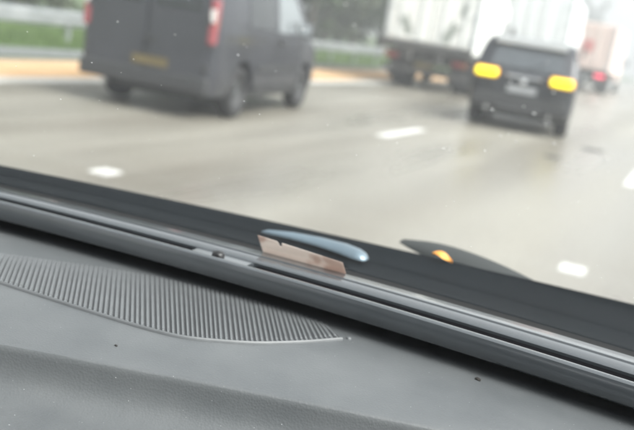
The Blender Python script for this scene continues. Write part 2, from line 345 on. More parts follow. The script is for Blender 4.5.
class Body:
    """lofted vehicle body: stations (y, zbot, ztop, halfwidth), tumblehome above the belt"""
    def __init__(s, st, belt, tum, zmax, shoulder=.14): s.st, s.belt, s.tum, s.zmax, s.sh = st, belt, tum, zmax, shoulder
    def at(s, y):
        st = s.st
        if y <= st[0][0]: return st[0][1:]
        for a, b in zip(st, st[1:]):
            if y <= b[0]:
                t = (y - a[0]) / (b[0] - a[0]); return tuple(a[k] + (b[k] - a[k]) * t for k in (1, 2, 3))
        return st[-1][1:]
    def hw(s, y, z):
        zb, zt, w = s.at(y)
        q = max(0, z - s.belt) / (s.zmax - s.belt)
        low = max(0, (zb + .25 - z)) / .25
        return w * (1 - s.tum * q ** 1.25 - .05 * low ** 2)
    def ring(s, y):
        zb, zt, w = s.at(y); pts = [(0, zb), (w * .55, zb), (s.hw(y, zb) * .97, zb + .012)]
        sh = min(s.sh, (zt - zb) * .3); n = 9
        for i in range(1, n + 1):
            z = zb + .012 + (zt - sh - zb - .012) * i / n; pts.append((s.hw(y, z), z))
        wx = s.hw(y, zt - sh)
        for a in (25, 50, 72): pts.append((wx - sh * 1.1 * (1 - math.cos(R(a))), zt - sh + sh * math.sin(R(a)) * .93))
        pts += [(wx * .55, zt - .004), (0, zt)]
        return pts
    def build(s, name, m, parent, arches):
        vs, fs = [], []; k = None
        for (y, *_q) in s.st:
            half = s.ring(y); full = [(x, y, z) for x, z in half] + [(-x, y, z) for x, z in half[-2:0:-1]]
            k = len(full); vs += full
        n = len(s.st)
        for i in range(n - 1):
            for j in range(k): fs.append((i * k + j, i * k + (j + 1) % k, (i + 1) * k + (j + 1) % k, (i + 1) * k + j))
        fs.append(tuple(range(k))[::-1]); fs.append(tuple((n - 1) * k + j for j in range(k)))
        me = bpy.data.meshes.new(name); me.from_pydata(vs, [], fs); bm = bmesh.new(); bm.from_mesh(me); bmesh.ops.recalc_face_normals(bm, faces=bm.faces); bm.to_mesh(me); bm.free()
        o = link(name, me, m)
        cs = []
        for (x, y, r, wd) in arches: cs.append(tube('cutter', (x - wd, y, r * .93), (x + wd, y, r * .93), r, None, n=28))
        if cs: cut(o, cs)
        for p in o.data.polygons: p.use_smooth = True
        try: o.data.set_sharp_from_angle(angle=R(34))
        except Exception: pass
        o.parent = parent; return o
    def side_patch(s, name, lo, hi, m, parent, side, off=.006, n=10, th=.012):
        """lo/hi: polylines (y, z) of the lower and upper edge, same y ends"""
        def ev(pl, t):
            y = pl[0][0] + (pl[-1][0] - pl[0][0]) * t
            for a, b in zip(pl, pl[1:]):
                if y <= b[0] + 1e-6: return y, a[1] + (b[1] - a[1]) * (y - a[0]) / (b[0] - a[0])
            return pl[-1]
        vs, fs = [], []; rows = 5
        for layer in (off, off - th):
            for i in range(n + 1):
                t = i / n; y1, z1 = ev(lo, t); y2, z2 = ev(hi, t)
                for j in range(rows):
                    q = j / (rows - 1); y = y1 + (y2 - y1) * q; z = z1 + (z2 - z1) * q
                    vs.append((side * (s.hw(y, z) + layer), y, z))
        N = (n + 1) * rows
        for i in range(n):
            for j in range(rows - 1):
                a = i * rows + j; fs.append((a, a + 1, a + rows + 1, a + rows)); fs.append((N + a + rows, N + a + rows + 1, N + a + 1, N + a))
        rim = [i * rows for i in range(n + 1)] + [n * rows + j for j in range(1, rows)] + [i * rows + rows - 1 for i in range(n - 1, -1, -1)] + [j for j in range(rows - 2, 0, -1)]
        for a, b in zip(rim, rim[1:] + rim[:1]): fs.append((b, a, N + a, N + b))
        me = bpy.data.meshes.new(name); me.from_pydata(vs, [], fs); bm = bmesh.new(); bm.from_mesh(me); bmesh.ops.recalc_face_normals(bm, faces=bm.faces); bm.to_mesh(me); bm.free()
        for p in me.polygons: p.use_smooth = False
        return link(name, me, m, parent)
def quad_panel(name, pts, th, m, parent, inset=None):
    """flat four-cornered pane pushed out along its normal to thickness th"""
    p = [Vector(q) for q in pts]; n = (p[1] - p[0]).cross(p[3] - p[0]).normalized()
    vs = [q for q in p] + [q + n * th for q in p]
    bm = bmesh.new(); V = [bm.verts.new(v) for v in vs]
    for f in ((3, 2, 1, 0), (4, 5, 6, 7), (0, 1, 5, 4), (1, 2, 6, 5), (2, 3, 7, 6), (3, 0, 4, 7)): bm.faces.new([V[i] for i in f])
    bmesh.ops.bevel(bm, geom=list(bm.edges), offset=min(.012, th * .4), segments=1, affect='EDGES')
    return bm_obj(name, bm, m, parent)

# ------------------------------------------------------------------ dark van on the left
def build_van():
    v = tag(empty('van', (-5.9, 8.45, 0), R(7.5)), 'dark grey panel van with tall red tail lights and a yellow rear plate', 'van')
    paint = mat('dark_grey_van_paint', (.040, .042, .051), .38, .25, var=.1, scale=2.0, coat=.35, rvar=.06)
    B = Body([(0, .40, 1.72, .74), (.025, .33, 1.80, .82), (.07, .30, 1.84, .865), (.16, .28, 1.86, .885), (.6, .26, 1.88, .895), (1.4, .25, 1.89, .90), (2.5, .25, 1.88, .90), (2.95, .25, 1.80, .90),
              (3.3, .25, 1.42, .895), (3.55, .25, 1.16, .89), (3.85, .26, 1.07, .875), (4.1, .27, .98, .84), (4.25, .29, .86, .77), (4.31, .34, .72, .69)], 1.0, .16, 1.88)
    rw = .325
    B.build('body', paint, v, [(s * .86, y, rw + .055, .2) for s in (-1, 1) for y in (.9, 3.5)])
    # dark wheel-well linings
    for s in (-1, 1):
        for y in (.9, 3.5):
            wheel(v, s * .775, y, rw, .21, s, M_steel_rim, 6)
    # rear: two doors proud of the body with a centre gap
    for s in (-1, 1):
        d = box('rear_door', (s * .385, -.008, 1.06), (.74, .05, 1.18), paint, v, .022, seg=2)
        box('rear_window', (s * .385, -.037, 1.42), (.56, .012, .34), M_dark_glass, d, .005)
        for z in (.62, 1.15): box('hinge', (s * .765, -.015, z), (.05, .06, .09), M_black, d, .008)
        t = box('tail_light', (s * .80, .03, 1.15), (.095, .13, .52), M_red, v, .03, seg=2)
        box('reversing_lens', (s * .803, -.037, 1.22), (.07, .012, .15), M_clear, t, .005)
    h = box('door_handle', (.07, -.045, .86), (.17, .025, .05), M_black, v, .008)
    box('rear_bumper', (0, .0, .41), (1.66, .14, .20), M_black, v, .04, seg=2)
    p = box('number_plate', (.08, -.045, .60), (.46, .016, .105), mat('dull_yellow_plate', (.115, .088, .036), .5), v, .003)
    p['label'] = 'worn yellow number plate'
    box('plate_lamp', (.08, -.04, .68), (.3, .03, .03), M_black, v, .006)
    # sides
    for s in (-1, 1):
        B.side_patch('side_window', [(2.05, 1.12), (3.2, 1.12)], [(2.05, 1.66), (2.75, 1.62), (3.2, 1.22)], M_sky_glass, v, s)
        B.side_patch('side_panel_window', [(.95, 1.14), (1.9, 1.13)], [(.95, 1.62), (1.9, 1.64)], M_dark_glass, v, s)
        B.side_patch('sill_trim', [(1.32, .29), (3.08, .29)], [(1.32, .40), (3.08, .40)], M_black, v, s, .012)
        B.side_patch('rubbing_strip', [(1.36, .60), (3.06, .60)], [(1.36, .68), (3.06, .68)], M_black, v, s, .014, th=.02)
        for y in (1.05, 1.97, 3.12): B.side_patch('door_gap', [(y, .42), (y + .014, .42)], [(y, 1.66 if y < 3 else 1.2), (y + .014, 1.66 if y < 3 else 1.2)], M_black, v, s, .0025, 1, .01)
        B.side_patch('slide_rail', [(.25, 1.0), (1.6, 1.0)], [(.25, 1.03), (1.6, 1.03)], M_black, v, s, .006)
        b_ = B.side_patch('door_handle', [(2.12, .97), (2.32, .97)], [(2.12, 1.01), (2.32, 1.01)], M_black, v, s, .03, 3, .04)
        mr = box('side_mirror', (s * 1.0, 3.02, 1.2), (.17, .12, .22), M_black, v, .035, seg=2)
        box('mirror_glass', (s * 1.0, 2.955, 1.2), (.13, .01, .17), M_chrome, mr, .003)
        box('headlight', (s * .70, 4.06, .83), (.22, .28, .16), M_clear, v, .05, seg=2)
    quad_panel('windscreen', [(.72, 3.59, 1.155), (-.72, 3.59, 1.155), (-.62, 2.99, 1.80), (.62, 2.99, 1.80)], .014, M_dark_glass, v)
    box('front_bumper', (0, 4.24, .42), (1.5, .16, .22), M_black, v, .05, seg=2)
    tube('exhaust_pipe', (-.5, -.02, .27), (-.5, .4, .27), .03, M_chrome, v)
    box('underbody', (0, 2.1, .25), (1.3, 3.6, .12), M_black, v, .03)
    return v
build_van()

# ------------------------------------------------------------------ dark SUV with amber lights
def build_suv():
    v = tag(empty('suv', (-2.8, 15.5, 0), R(7.5)), 'dark SUV with two glowing yellow rear lights in the middle lane', 'car')
    paint = mat('dark_slate_car_paint', (.022, .024, .030), .36, .3, var=.1, scale=2.0, coat=.4, rvar=.06)
    B = Body([(0, .50, .98, .74), (.03, .42, 1.02, .84), (.08, .37, 1.06, .895), (.16, .34, 1.12, .92), (.30, .31, 1.36, .935), (.46, .29, 1.585, .945), (.62, .28, 1.66, .95), (1.3, .27, 1.70, .955), (2.1, .27, 1.70, .955), (2.5, .27, 1.63, .95),
              (2.95, .27, 1.32, .945), (3.25, .27, 1.10, .94), (3.8, .28, 1.02, .92), (4.25, .30, .92, .86), (4.5, .34, .78, .76), (4.56, .40, .66, .66)], .98, .20, 1.70)
    rw = .36
    B.build('body', paint, v, [(s * .9, y, rw + .05, .2) for s in (-1, 1) for y in (.92, 3.62)])
    for s in (-1, 1):
        for y in (.92, 3.62): wheel(v, s * .80, y, rw, .25, s, M_rim, 5)
    gl = quad_panel('rear_window', [(-.66, .145, 1.115), (.66, .145, 1.115), (.56, .462, 1.585), (-.56, .462, 1.585)], .014, mat('rear_glass', (.10, .11, .12), .05, .55, var=.05), v)
    tube('wiper', (0, .135, 1.12), (.34, .22, 1.27), .009, M_black, gl)
    box('spoiler', (0, .47, 1.60), (1.28, .30, .13), mat('painted_roof_glare', (.55, .57, .58), .35, .5, var=.05), v, .018, seg=2)  # deep and silver: sky glare on the roof put into the spoiler's colour
    box('tailgate', (0, -.005, .84), (1.16, .05, .36), paint, v, .02, seg=2)
    box('tailgate_trim', (0, -.036, .985), (.62, .02, .05), M_chrome, v, .008)
    bd = lathe('badge', [(-.012, .001), (-.012, .05), (.0, .058), (.012, .05), (.012, .001)], M_chrome, v, 18); bd.location = (0, -.034, .90); bd.rotation_euler = (0, 0, R(90))
    box('number_plate', (0, -.04, .76), (.52, .014, .12), mat('pale_plate', (.28, .29, .30), .5), v, .003)
    ring_m = mat('amber_rim', (.7, .3, .02), .35, emit=(1, .42, .0), estr=.3)
    lamp_m = mat('lit_yellow_lamp', (.8, .72, .01), .3, emit=(1, .93, .0), estr=.75)
    for s in (-1, 1):
        hs_ = box('tail_light', (s * .665, .0, .99), (.43, .20, .18), ring_m, v, .08, Matrix.Rotation(s * R(-6), 3, 'Z'), seg=4)
        box('lamp_lens', (s * .665, -.062, .99), (.37, .14, .125), lamp_m, hs_, .055, Matrix.Rotation(s * R(-6), 3, 'Z'), seg=4)
        B.side_patch('rear_side_window', [(.75, 1.13), (1.5, 1.1)], [(.75, 1.5), (1.5, 1.53)], M_dark_glass, v, s)
        B.side_patch('front_side_window', [(1.58, 1.1), (2.95, 1.06)], [(1.58, 1.53), (2.3, 1.5), (2.95, 1.14)], M_dark_glass, v, s)
        B.side_patch('sill_trim', [(1.4, .30), (3.15, .30)], [(1.4, .42), (3.15, .42)], M_black, v, s, .012)
        mr = box('side_mirror', (s * 1.03, 2.72, 1.12), (.18, .11, .15), paint, v, .04, seg=2)
        box('mirror_glass', (s * 1.03, 2.66, 1.12), (.14, .01, .11), M_chrome, mr, .003)
        box('headlight', (s * .66, 4.35, .78), (.26, .24, .13), M_clear, v, .045, seg=2)
        tube('exhaust_pipe', (s * .55, -.05, .36), (s * .55, .3, .36), .04, M_chrome, v)
        tube('roof_rail', (s * .62, .8, 1.70), (s * .62, 2.2, 1.70), .018, M_chrome, v)
    box('rear_bumper', (0, .0, .52), (1.66, .12, .26), M_black, v, .05, seg=2)
    box('skid_plate', (0, -.03, .40), (.8, .09, .09), M_black, v, .02)
    quad_panel('windscreen', [(.74, 3.28, 1.085), (-.74, 3.28, 1.085), (-.60, 2.54, 1.60), (.60, 2.54, 1.60)], .014, M_dark_glass, v)
    box('underbody', (0, 2.2, .29), (1.4, 3.6, .1), M_black, v, .03)
    return v
build_suv()

# ------------------------------------------------------------------ lorries
M_chassis = mat('chassis_black', (.035, .036, .038), .7, col2=(.07, .066, .06), scale=4)
def lorry(name, loc, rz, label, boxm, L=6.2, W=2.45, zb=1.12, zt=3.75, cabm=None, marks=None):
    v = tag(empty(name, loc, R(rz)), label, 'lorry', 'lorries ahead')
    box('cargo_box', (0, L / 2 + .06, (zb + zt) / 2), (W, L, zt - zb), boxm, v, .04, seg=2)
    fr = box('rear_frame', (0, .02, zb + .01), (W + .03, .14, .20), M_chassis, v, .012)
    box('rear_crossmember', (0, .16, .86), (W - .25, .06, .26), M_chassis, v, .01)
    for s in (-1, 1):
        box('corner_post', (s * (W / 2 - .04), .02, (zb + zt) / 2 + .07), (.11, .14, zt - zb - .16), M_galv, v, .012)
        d = box('rear_door', (s * (W / 4 - .035), .015, (zb + zt) / 2 + .05), (W / 2 - .11, .09, zt - zb - .22), boxm, v, .02)
        for q in (.12, .36):
            tube('locking_bar', (s * W * q, -.055, zb + .12), (s * W * q, -.055, zt - .08), .016, M_galv, d)
        for i in range(4): box('hinge', (s * (W / 2 - .10), -.045, zb + .35 + i * .62), (.14, .035, .07), M_galv, d, .006)
        box('chassis_rail', (s * .42, L / 2 + 1, .9), (.10, L + 2.6, .26), M_chassis, v, .01)
        t = box('tail_light', (s * (W / 2 - .28), .05, .83), (.40, .09, .14), mat('dull_red_lens', (.16, .025, .025), .3), v, .02)
        box('indicator_lens', (s * (W / 2 - .14), .0, .83), (.09, .03, .1), mat('amber_lens', (.22, .1, .02), .25, coat=.5), t, .006)
        box('mud_flap', (s * (W / 2 - .36), .95, .52), (.66, .02, .62), M_black, v, .004)
        box('side_guard', (s * (W / 2 - .05), L * .56, .66), (.05, L * .34, .34), M_galv, v, .01)
        for k, y in enumerate((1.75, L + .9)):
            for x in ((W / 2 - .17, W / 2 - .49) if k == 0 else (W / 2 - .17,)): wheel(v, s * x, y, .48, .28, s, M_steel_rim, 8)
    box('underrun_bar', (0, .08, .50), (W - .1, .10, .13), M_chassis, v, .015)
    for s in (-1, 1): box('underrun_strut', (s * .5, .14, .68), (.08, .10, .40), M_chassis, v, .01)
    box('number_plate', (0, .02, .66), (.5, .02, .12), mat('dull_yellow_plate', (.115, .088, .036), .5), v, .003)
    tube('axle', (-1.0, 1.75, .48), (1.0, 1.75, .48), .09, M_chassis, v)
    box('floor_bearer', (0, L / 2, 1.06), (W - .2, L - .2, .09), M_chassis, v, .01)
    c = box('cab', (0, L + 1.05, 1.72), (2.3, 1.75, 2.3), cabm or boxm, v, .16, seg=3)
    quad_panel('cab_windscreen', [(.98, L + 1.935, 1.6), (-.98, L + 1.935, 1.6), (-.95, L + 1.90, 2.55), (.95, L + 1.90, 2.55)], .012, M_dark_glass, c)
    for s in (-1, 1):
        box('cab_window', (s * 1.155, L + 1.2, 2.0), (.014, .8, .65), M_dark_glass, c, .004)
        box('cab_mirror', (s * 1.38, L + 1.75, 1.95), (.12, .08, .5), M_black, v, .03)
    return v
M_white = mat('white_box_panel', (.70, .71, .69), .5, col2=(.80, .80, .77), scale=.7, stretch=(2, 2, .4))
M_white2 = mat('bluish_white_box_panel', (.70, .73, .74), .5, col2=(.80, .81, .81), scale=.8, stretch=(2, 2, .4))
M_pink = mat('pale_pink_box_panel', (.66, .50, .46), .55, col2=(.78, .66, .60), scale=.6, stretch=(2, 2, .4))
l1 = lorry('box_lorry', (-6.75, 22.4, 0), 5, 'white box lorry with dark leaf prints, between the van and the SUV', M_white, 5.0)
# dark sprig prints on the rear doors
def sprig(parent, x, z, ang, sc, m):
    bm = bmesh.new()
    def leaf(px, pz, a, L, Wd):
        d = Vector((math.cos(a), 0, math.sin(a))); n = Vector((-math.sin(a), 0, math.cos(a))); o = Vector((px, 0, pz))
        pts = [o, o + d * L * .35 + n * Wd, o + d * L * .75 + n * Wd * .7, o + d * L, o + d * L * .7 - n * Wd * .7, o + d * L * .3 - n * Wd]
        bm.faces.new([bm.verts.new(p) for p in pts])
    for k in range(5):
        t = k / 4; px, pz = x + math.cos(ang) * t * sc, z + math.sin(ang) * t * sc
        leaf(px, pz, ang + .8, sc * .5, sc * .075); leaf(px, pz, ang - .8, sc * .45, sc * .075)
    leaf(x, z, ang, sc * 1.25, sc * .05)
    r = bmesh.ops.extrude_face_region(bm, geom=list(bm.faces)); bmesh.ops.translate(bm, vec=(0, .004, 0), verts=[q for q in r['geom'] if isinstance(q, bmesh.types.BMVert)])
    o = bm_obj('leaf_print', bm, m, parent); o.location = (0, -.0375, 0); return o
M_print = mat('grey_print', (.20, .23, .20), .6)
sprig(l1, -.52, 1.42, R(118), .42, M_print); sprig(l1, .42, 1.35, R(62), .46, M_print); sprig(l1, .80, 2.05, R(80), .3, M_print)
l2 = lorry('box_lorry', (-5.95, 33.0, 0), 3, 'bluish white box lorry directly beyond the dark SUV', M_white2, 6.2)
l3 = lorry('box_lorry', (-5.8, 50.0, 0), 0, 'distant pale pink box lorry with a red square, right of the SUV', M_pink, 7.5)
box('red_square_print', (-.15, -.042, 2.5), (.62, .01, .62), mat('faded_red_print', (.55, .18, .17), .5), l3, .002)
for s in (-1, 1):
    q = box('brake_light', (s * .8, -.01, .98), (.5, .06, .24), mat('lit_brake_lamp', (.6, .04, .08), .3, emit=(1, .06, .14), estr=.9), l3, .03)

# ------------------------------------------------------------------ the car the picture is taken from
car = tag(empty('car', (-.18, .6, 0)), 'grey car cabin in the foreground: ribbed dashboard, defroster slot and windscreen', 'car')
CX, CY = -.18, .6
def inside(o):
    o.parent = car; o.matrix_parent_inverse = Matrix.Translation((-CX, -CY, 0)); return o
M_dash = dash_material()
M_lip = mat('satin_lip_plastic', (.05, .057, .063), .26, coat=.9,  var=.06, scale=20, bump=.06, bscale=700)
M_void = mat('slot_shade_black', (.006, .006, .007), .95, spec=.02)
M_cowl = mat('black_cowl_plastic', (.0028, .0046, .006), .7, spec=.06,  var=.15, scale=9, bump=.15, bscale=300)
A_ = (-.1523, -.0563, .8746)     # far edge of the lip
N_ = (-.1308, -.0703, .7892)     # near edge of the lip
K_ = (-.0896, .2841, .6933)      # crease in the dash top
XS = [-1.02 + i * .02 for i in range(85)]      # -1.02 .. .66
def loft(name, secs, m, closed=False, smooth=True):
    k = len(secs[0]); vs = [p for s in secs for p in s]; fs = []
    for i in range(len(secs) - 1):
        for j in range(k if closed else k - 1): fs.append((i * k + j, (i + 1) * k + j, (i + 1) * k + (j + 1) % k, i * k + (j + 1) % k))
    if closed: fs.append(tuple(range(k))); fs.append(tuple((len(secs) - 1) * k + j for j in range(k))[::-1])
    me = bpy.data.meshes.new(name); me.from_pydata([tuple(v) for v in vs], [], fs)
    bm = bmesh.new(); bm.from_mesh(me); bmesh.ops.recalc_face_normals(bm, faces=bm.faces); bm.to_mesh(me); bm.free()
    for p in me.polygons: p.use_smooth = smooth
    try: me.set_sharp_from_angle(angle=R(40))
    except Exception: pass
    return inside(link(name, me, m))
def kcrease(x):
    x2 = min(max(x, -.62), .05); return poly(K_, x2) + (x - x2) * .25
# dash top: runs under the lip, flat to the crease, rolls down and flattens again towards the seats
secs = []
for x in XS:
    k = kcrease(x); s = []
    s += [(x, .965, 1.036), (x, .90, 1.040), (x, max(k + .012, .84), 1.0405), (x, max(k + .008, .75), 1.0405), (x, k + .004, 1.0403), (x, k, 1.0396), (x, k - .0014, 1.0380), (x, k - .0024, 1.0340), (x, k - .004, 1.0260), (x, k - .007, 1.0170),
          (x, k - .013, 1.0090), (x, k - .022, 1.0030), (x, k - .036, .9990), (x, k - .056, .9975), (x, k - .08, .9975), (x, k - .11, .9975), (x, k - .16, .9945), (x, k - .22, .986), (x, k - .27, .968), (x, k - .29, .93), (x, k - .28, .75)]
    secs.append(s)
loft('dashboard', secs, M_dash)
# lip with groove and defroster slot; slots are open except at the bridge
def lip_sec(x, slot):
    a, n = poly(A_, x), poly(N_, x); wd = a - n
    def V(fr): return a - wd * fr
    z = 1.080; dz = .019 if slot else .0025; dk = .0022
    top = [(V(-.06), z - .012), (V(.0), z - .002), (V(.04), z), (V(.26), z), (V(.275), z - dk), (V(.335), z - dk), (V(.35), z), (V(.57), z - .0005), (V(.60), z - .002), (V(.605), z - dz), (V(.865), z - dz), (V(.87), z - .001),
           (V(.90), z), (V(.95), z), (V(.985), z - .0015), (V(1.0), z - .005), (V(1.008), z - .012), (V(1.0), z - .019), (V(.97), z - .0225), (V(.90), z - .024), (V(.45), z - .0245), (V(.4), z - .034), (V(-.06), z - .034)]
    return [(x, v, zz) for v, zz in top]
S0, S1 = -.472, -.402
xs = sorted(set([round(x, 4) for x in XS] + [S0 - .006, S0, S1, S1 + .006]))
secs = [lip_sec(x, not (S0 - .001 <= x <= S1 + .001)) for x in xs]
loft('windscreen_lip', secs, M_lip, closed=True)
# black fill raised in the two defroster slots, painting in their shaded depth
for xa, xb in ((-1.0, S0 - .007), (S1 + .007, .64)):
    secs = []
    for i in range(31):
        x = xa + (xb - xa) * i / 30; a, n = poly(A_, x), poly(N_, x); wd = a - n
        secs.append([(x, a - wd * .607, 1.0752), (x, a - wd * .863, 1.0752), (x, a - wd * .863, 1.0625), (x, a - wd * .607, 1.0625)])
    loft('defroster_slot', secs, M_void, closed=True)
# sun sensor stud on the bridge between the slots
xr = -.4405; ar, nr = poly(A_, xr), poly(N_, xr)
st = lathe('sensor_stud', [(.0, .0075), (.004, .0072), (.0062, .0055), (.007, .0)], mat('stud_black', (.012, .012, .013), .35), None, 20); st.rotation_euler = (0, R(-90), 0); st.location = (xr, ar - (ar - nr) * .74, 1.0765); inside(st)
for xs_, sc in ((-.489, .5), (-.388, .5)):
    a, n = poly(A_, xs_), poly(N_, xs_)

# speaker grille: frame rim + fan of ribs
M_rib = mat('grille_rib_plastic', (.115, .122, .127), .45, var=.06, scale=60)
rim_pts = [(-.7076, .6461), (-.6491, .6451), (-.5933, .6441), (-.5314, .6462), (-.4804, .6485), (-.4247, .6522), (-.3836, .6605), (-.3529, .6790), (-.3261, .7000), (-.3048, .7239), (-.2876, .7461), (-.2743, .7662), (-.266, .7786)]
top_pts = [(-.7189, .6803), (-.6868, .7024), (-.6522, .723), (-.6063, .7466), (-.5665, .7671), (-.5206, .7859), (-.4769, .7979), (-.4339, .8067), (-.3954, .8115), (-.3608, .8137), (-.3334, .8140), (-.3085, .8095), (-.2938, .804)]
def along(pl, t):            # smooth curve through the points, t by point index
    n = len(pl) - 1; u = min(max(t, 0.0), 1.0) * n; i = min(int(u), n - 1); f = u - i
    P = [Vector((*pl[min(max(i + k, 0), n)], 0)) for k in (-1, 0, 1, 2)]
    return .5 * ((2 * P[1]) + (P[2] - P[0]) * f + (2 * P[0] - 5 * P[1] + 4 * P[2] - P[3]) * f * f + (3 * P[1] - P[0] - 3 * P[2] + P[3]) * f ** 3)
FAN = (-80, -40, 0, 50, 93, 140, 180, 220, 254, 285, 310, 330, 342)     # running position of the control points along the fan
def rib_param(q):
    d = FAN[0] + q * (FAN[-1] - FAN[0])
    for k in range(len(FAN) - 1):
        if FAN[k + 1] >= d: return (k + (d - FAN[k]) / (FAN[k + 1] - FAN[k])) / (len(FAN) - 1)
    return 1.0
# dark recessed bed
NB = 60; vs, fs = [], []
for i in range(NB + 1):
    p, q = along(rim_pts, i / NB), along(top_pts, i / NB); vs += [(p.x, p.y, 1.0412), (q.x, q.y, 1.0412)]
for i in range(NB): fs.append((2 * i, 2 * i + 2, 2 * i + 3, 2 * i + 1))
grille = inside(mesh('speaker_grille', vs, fs, mat('grille_bed', (.04, .042, .045), .7)))
secs = []
for i in range(NB + 1):
    p = along(rim_pts, i / NB); d = (along(rim_pts, min(1, i / NB + .01)) - along(rim_pts, max(0, i / NB - .01))).normalized(); n = Vector((d.y, -d.x, 0)); s = []
    for k in range(7):
        a = math.pi * k / 6; s.append(p + n * math.cos(a) * .0018 + Vector((0, 0, 1.0400 + .0036 * math.sin(a))))
    secs.append([tuple(v) for v in s])
rimo = loft('grille_rim', secs, M_rib)
NR = 84
for i in range(1, NR):
    tt = rib_param(i / NR); p, q = along(rim_pts, tt), along(top_pts, tt)
    d = (q - p); L = d.length; d.normalize(); n = Vector((d.y, -d.x, 0)); z = Vector((0, 0, 1.0410))
    bw = .32 * (along(rim_pts, rib_param((i + .5) / NR)) - along(rim_pts, rib_param((i - .5) / NR))).length
    vs, fs = [], []
    #  bead at the rim end, notch, then a long bar that sinks into the dash at its far end
    for (t, hgt, ww) in ((.0022, .0018, .9), (.0045, .0018, 1.1), (.0065, .0017, 1.1), (.0080, .0010, .9), (.0100, .0018, 1.1), (L * .5, .0017, 1.1), (L * .72, .0013, 1.2), (L * .9, .0009, 1.45), (L * 1.0, .0002, 1.78)):
        if t > L: continue
        c = p + d * t
        vs += [c - n * bw * ww + z, c - n * bw * ww * .55 + z + Vector((0, 0, hgt)), c + n * bw * ww * .55 + z + Vector((0, 0, hgt)), c + n * bw * ww + z]
    k = len(vs) // 4
    for j in range(k - 1):
        for e in range(3): fs.append((j * 4 + e, j * 4 + e + 1, j * 4 + e + 5, j * 4 + e + 4))
    fs.append((0, 3, 2, 1)); fs.append(tuple((k - 1) * 4 + e for e in range(4)))
    o = mesh('rib', vs, fs, M_rib); o.parent = grille; o.matrix_parent_inverse = Matrix.Identity(4)
# small moulded stud where the grille ends
kn = lathe('grille_stud', [(.0, .0028), (.0012, .0027), (.002, .0018), (.0024, .0)], M_rib, None, 14); kn.rotation_euler = (0, R(-90), 0); kn.location = (-.2615, .787, 1.0405); inside(kn)

# windscreen: curved pane leaning back over the dash, with its dark lower gasket
def glass_pt(x, t, off=0.0):       # t metres up the pane
    v0 = poly(A_, x) + .016
    return (x, v0 - t * .85 + off * .527, 1.072 + t * .527 + off * .85)
secs = []
for i in range(43):
    x = -1.0 + i * .04; s = [glass_pt(x, t) for t in (0, .15, .3, .45, .6, .75, .9)]; secs.append(s)
loft('windscreen', secs, windscreen_material())
secs = []
for x in XS: secs.append([glass_pt(x, -.004, -.004), glass_pt(x, .004, -.004), glass_pt(x, .004, .006), glass_pt(x, -.004, .006)])
loft('windscreen_gasket', secs, mat('rubber_gasket', (.012, .013, .014), .7), closed=True)
# roof, header and pillars of the cabin
M_lining = mat('charcoal_roof_lining', (.07, .07, .07), .9, bump=.2, bscale=400)
secs = []
for i in range(22):
    x = -1.0 + i * .08; e = abs(x + .18) / .84
    yf = poly(A_, x) + .016 - .9 * .85
    secs.append([(x, yf + .02, 1.555 - .02 * e * e), (x, yf - .3, 1.60 - .05 * e * e), (x, yf - 1.0, 1.63 - .06 * e * e), (x, yf - 2.0, 1.58 - .06 * e * e)])
loft('roof_lining', secs, M_lining)
# seat backs and tail of the cabin close it behind the viewer
M_seat = mat('dark_seat_cloth', (.05, .05, .055), .95, bump=.4, bscale=300)
for sx in (-.55, .20):
    bm = bmesh.new(); add_box(bm, (sx, -.50, .86), (.50, .16, .72), .06, seg=3); add_box(bm, (sx, -.52, 1.33), (.26, .11, .18), .04, seg=3); inside(bm_obj('seat_back', bm, M_seat))
bm = bmesh.new(); add_box(bm, (-.18, -1.86, .78), (1.62, .10, .95), .03, seg=2); inside(bm_obj('tailgate', bm, M_seat))
for sx in (-1.04, .68):
    bm = bmesh.new(); add_box(bm, (sx, -.55, .62), (.06, 2.7, .74), .02, seg=2); add_box(bm, (sx, -.62, 1.27), (.06, .13, .60), .02); add_box(bm, (sx, -1.78, 1.25), (.06, .24, .62), .02); inside(bm_obj('door_panel', bm, M_seat))
for s, x0 in ((-1, -1.03), (1, .69)):
    secs = []
    for t in (-.02, .3, .6, .92):
        g = Vector(glass_pt(x0, t)); secs.append([tuple(g + Vector(o)) for o in ((-.04, -.05, -.02), (.04, -.05, -.02), (.05, .03, .03), (-.04, .03, .04))])
    loft('windscreen_pillar', secs, M_lining, closed=True)
# cowl outside the glass, then the bonnet falling away
C_ = (-.0951, .0902, 1.1758)
secs = []
for x in XS:
    a = poly(A_, x) + .006; c = poly(C_, x)
    secs.append([(x, a, 1.050), (x, a + .02, 1.058), (x, a + (c - a) * .35, 1.055), (x, a + (c - a) * .7, 1.053), (x, c - .03, 1.055), (x, c - .012, 1.0575), (x, c, 1.056), (x, c + .006, 1.050), (x, c + .008, 1.02)])
loft('wiper_cowl', secs, M_cowl)
M_bonnet = mat('grey_bonnet_paint', (.07, .075, .08), .35, .3, coat=.4, var=.05)
secs = []
for i in range(29):
    x = -1.0 + i * .06; e = ((x + .18) / .85) ** 2; c = poly(C_, x)
    secs.append([(x, c + .012, 1.02 - .03 * e), (x, c + .3, .955 - .04 * e), (x, c + .6, .86 - .05 * e), (x, c + .8, .76 - .06 * e), (x, c + .88 - .1 * e, .62), (x, c + .9 - .12 * e, .35)])
loft('bonnet', secs, M_bonnet)
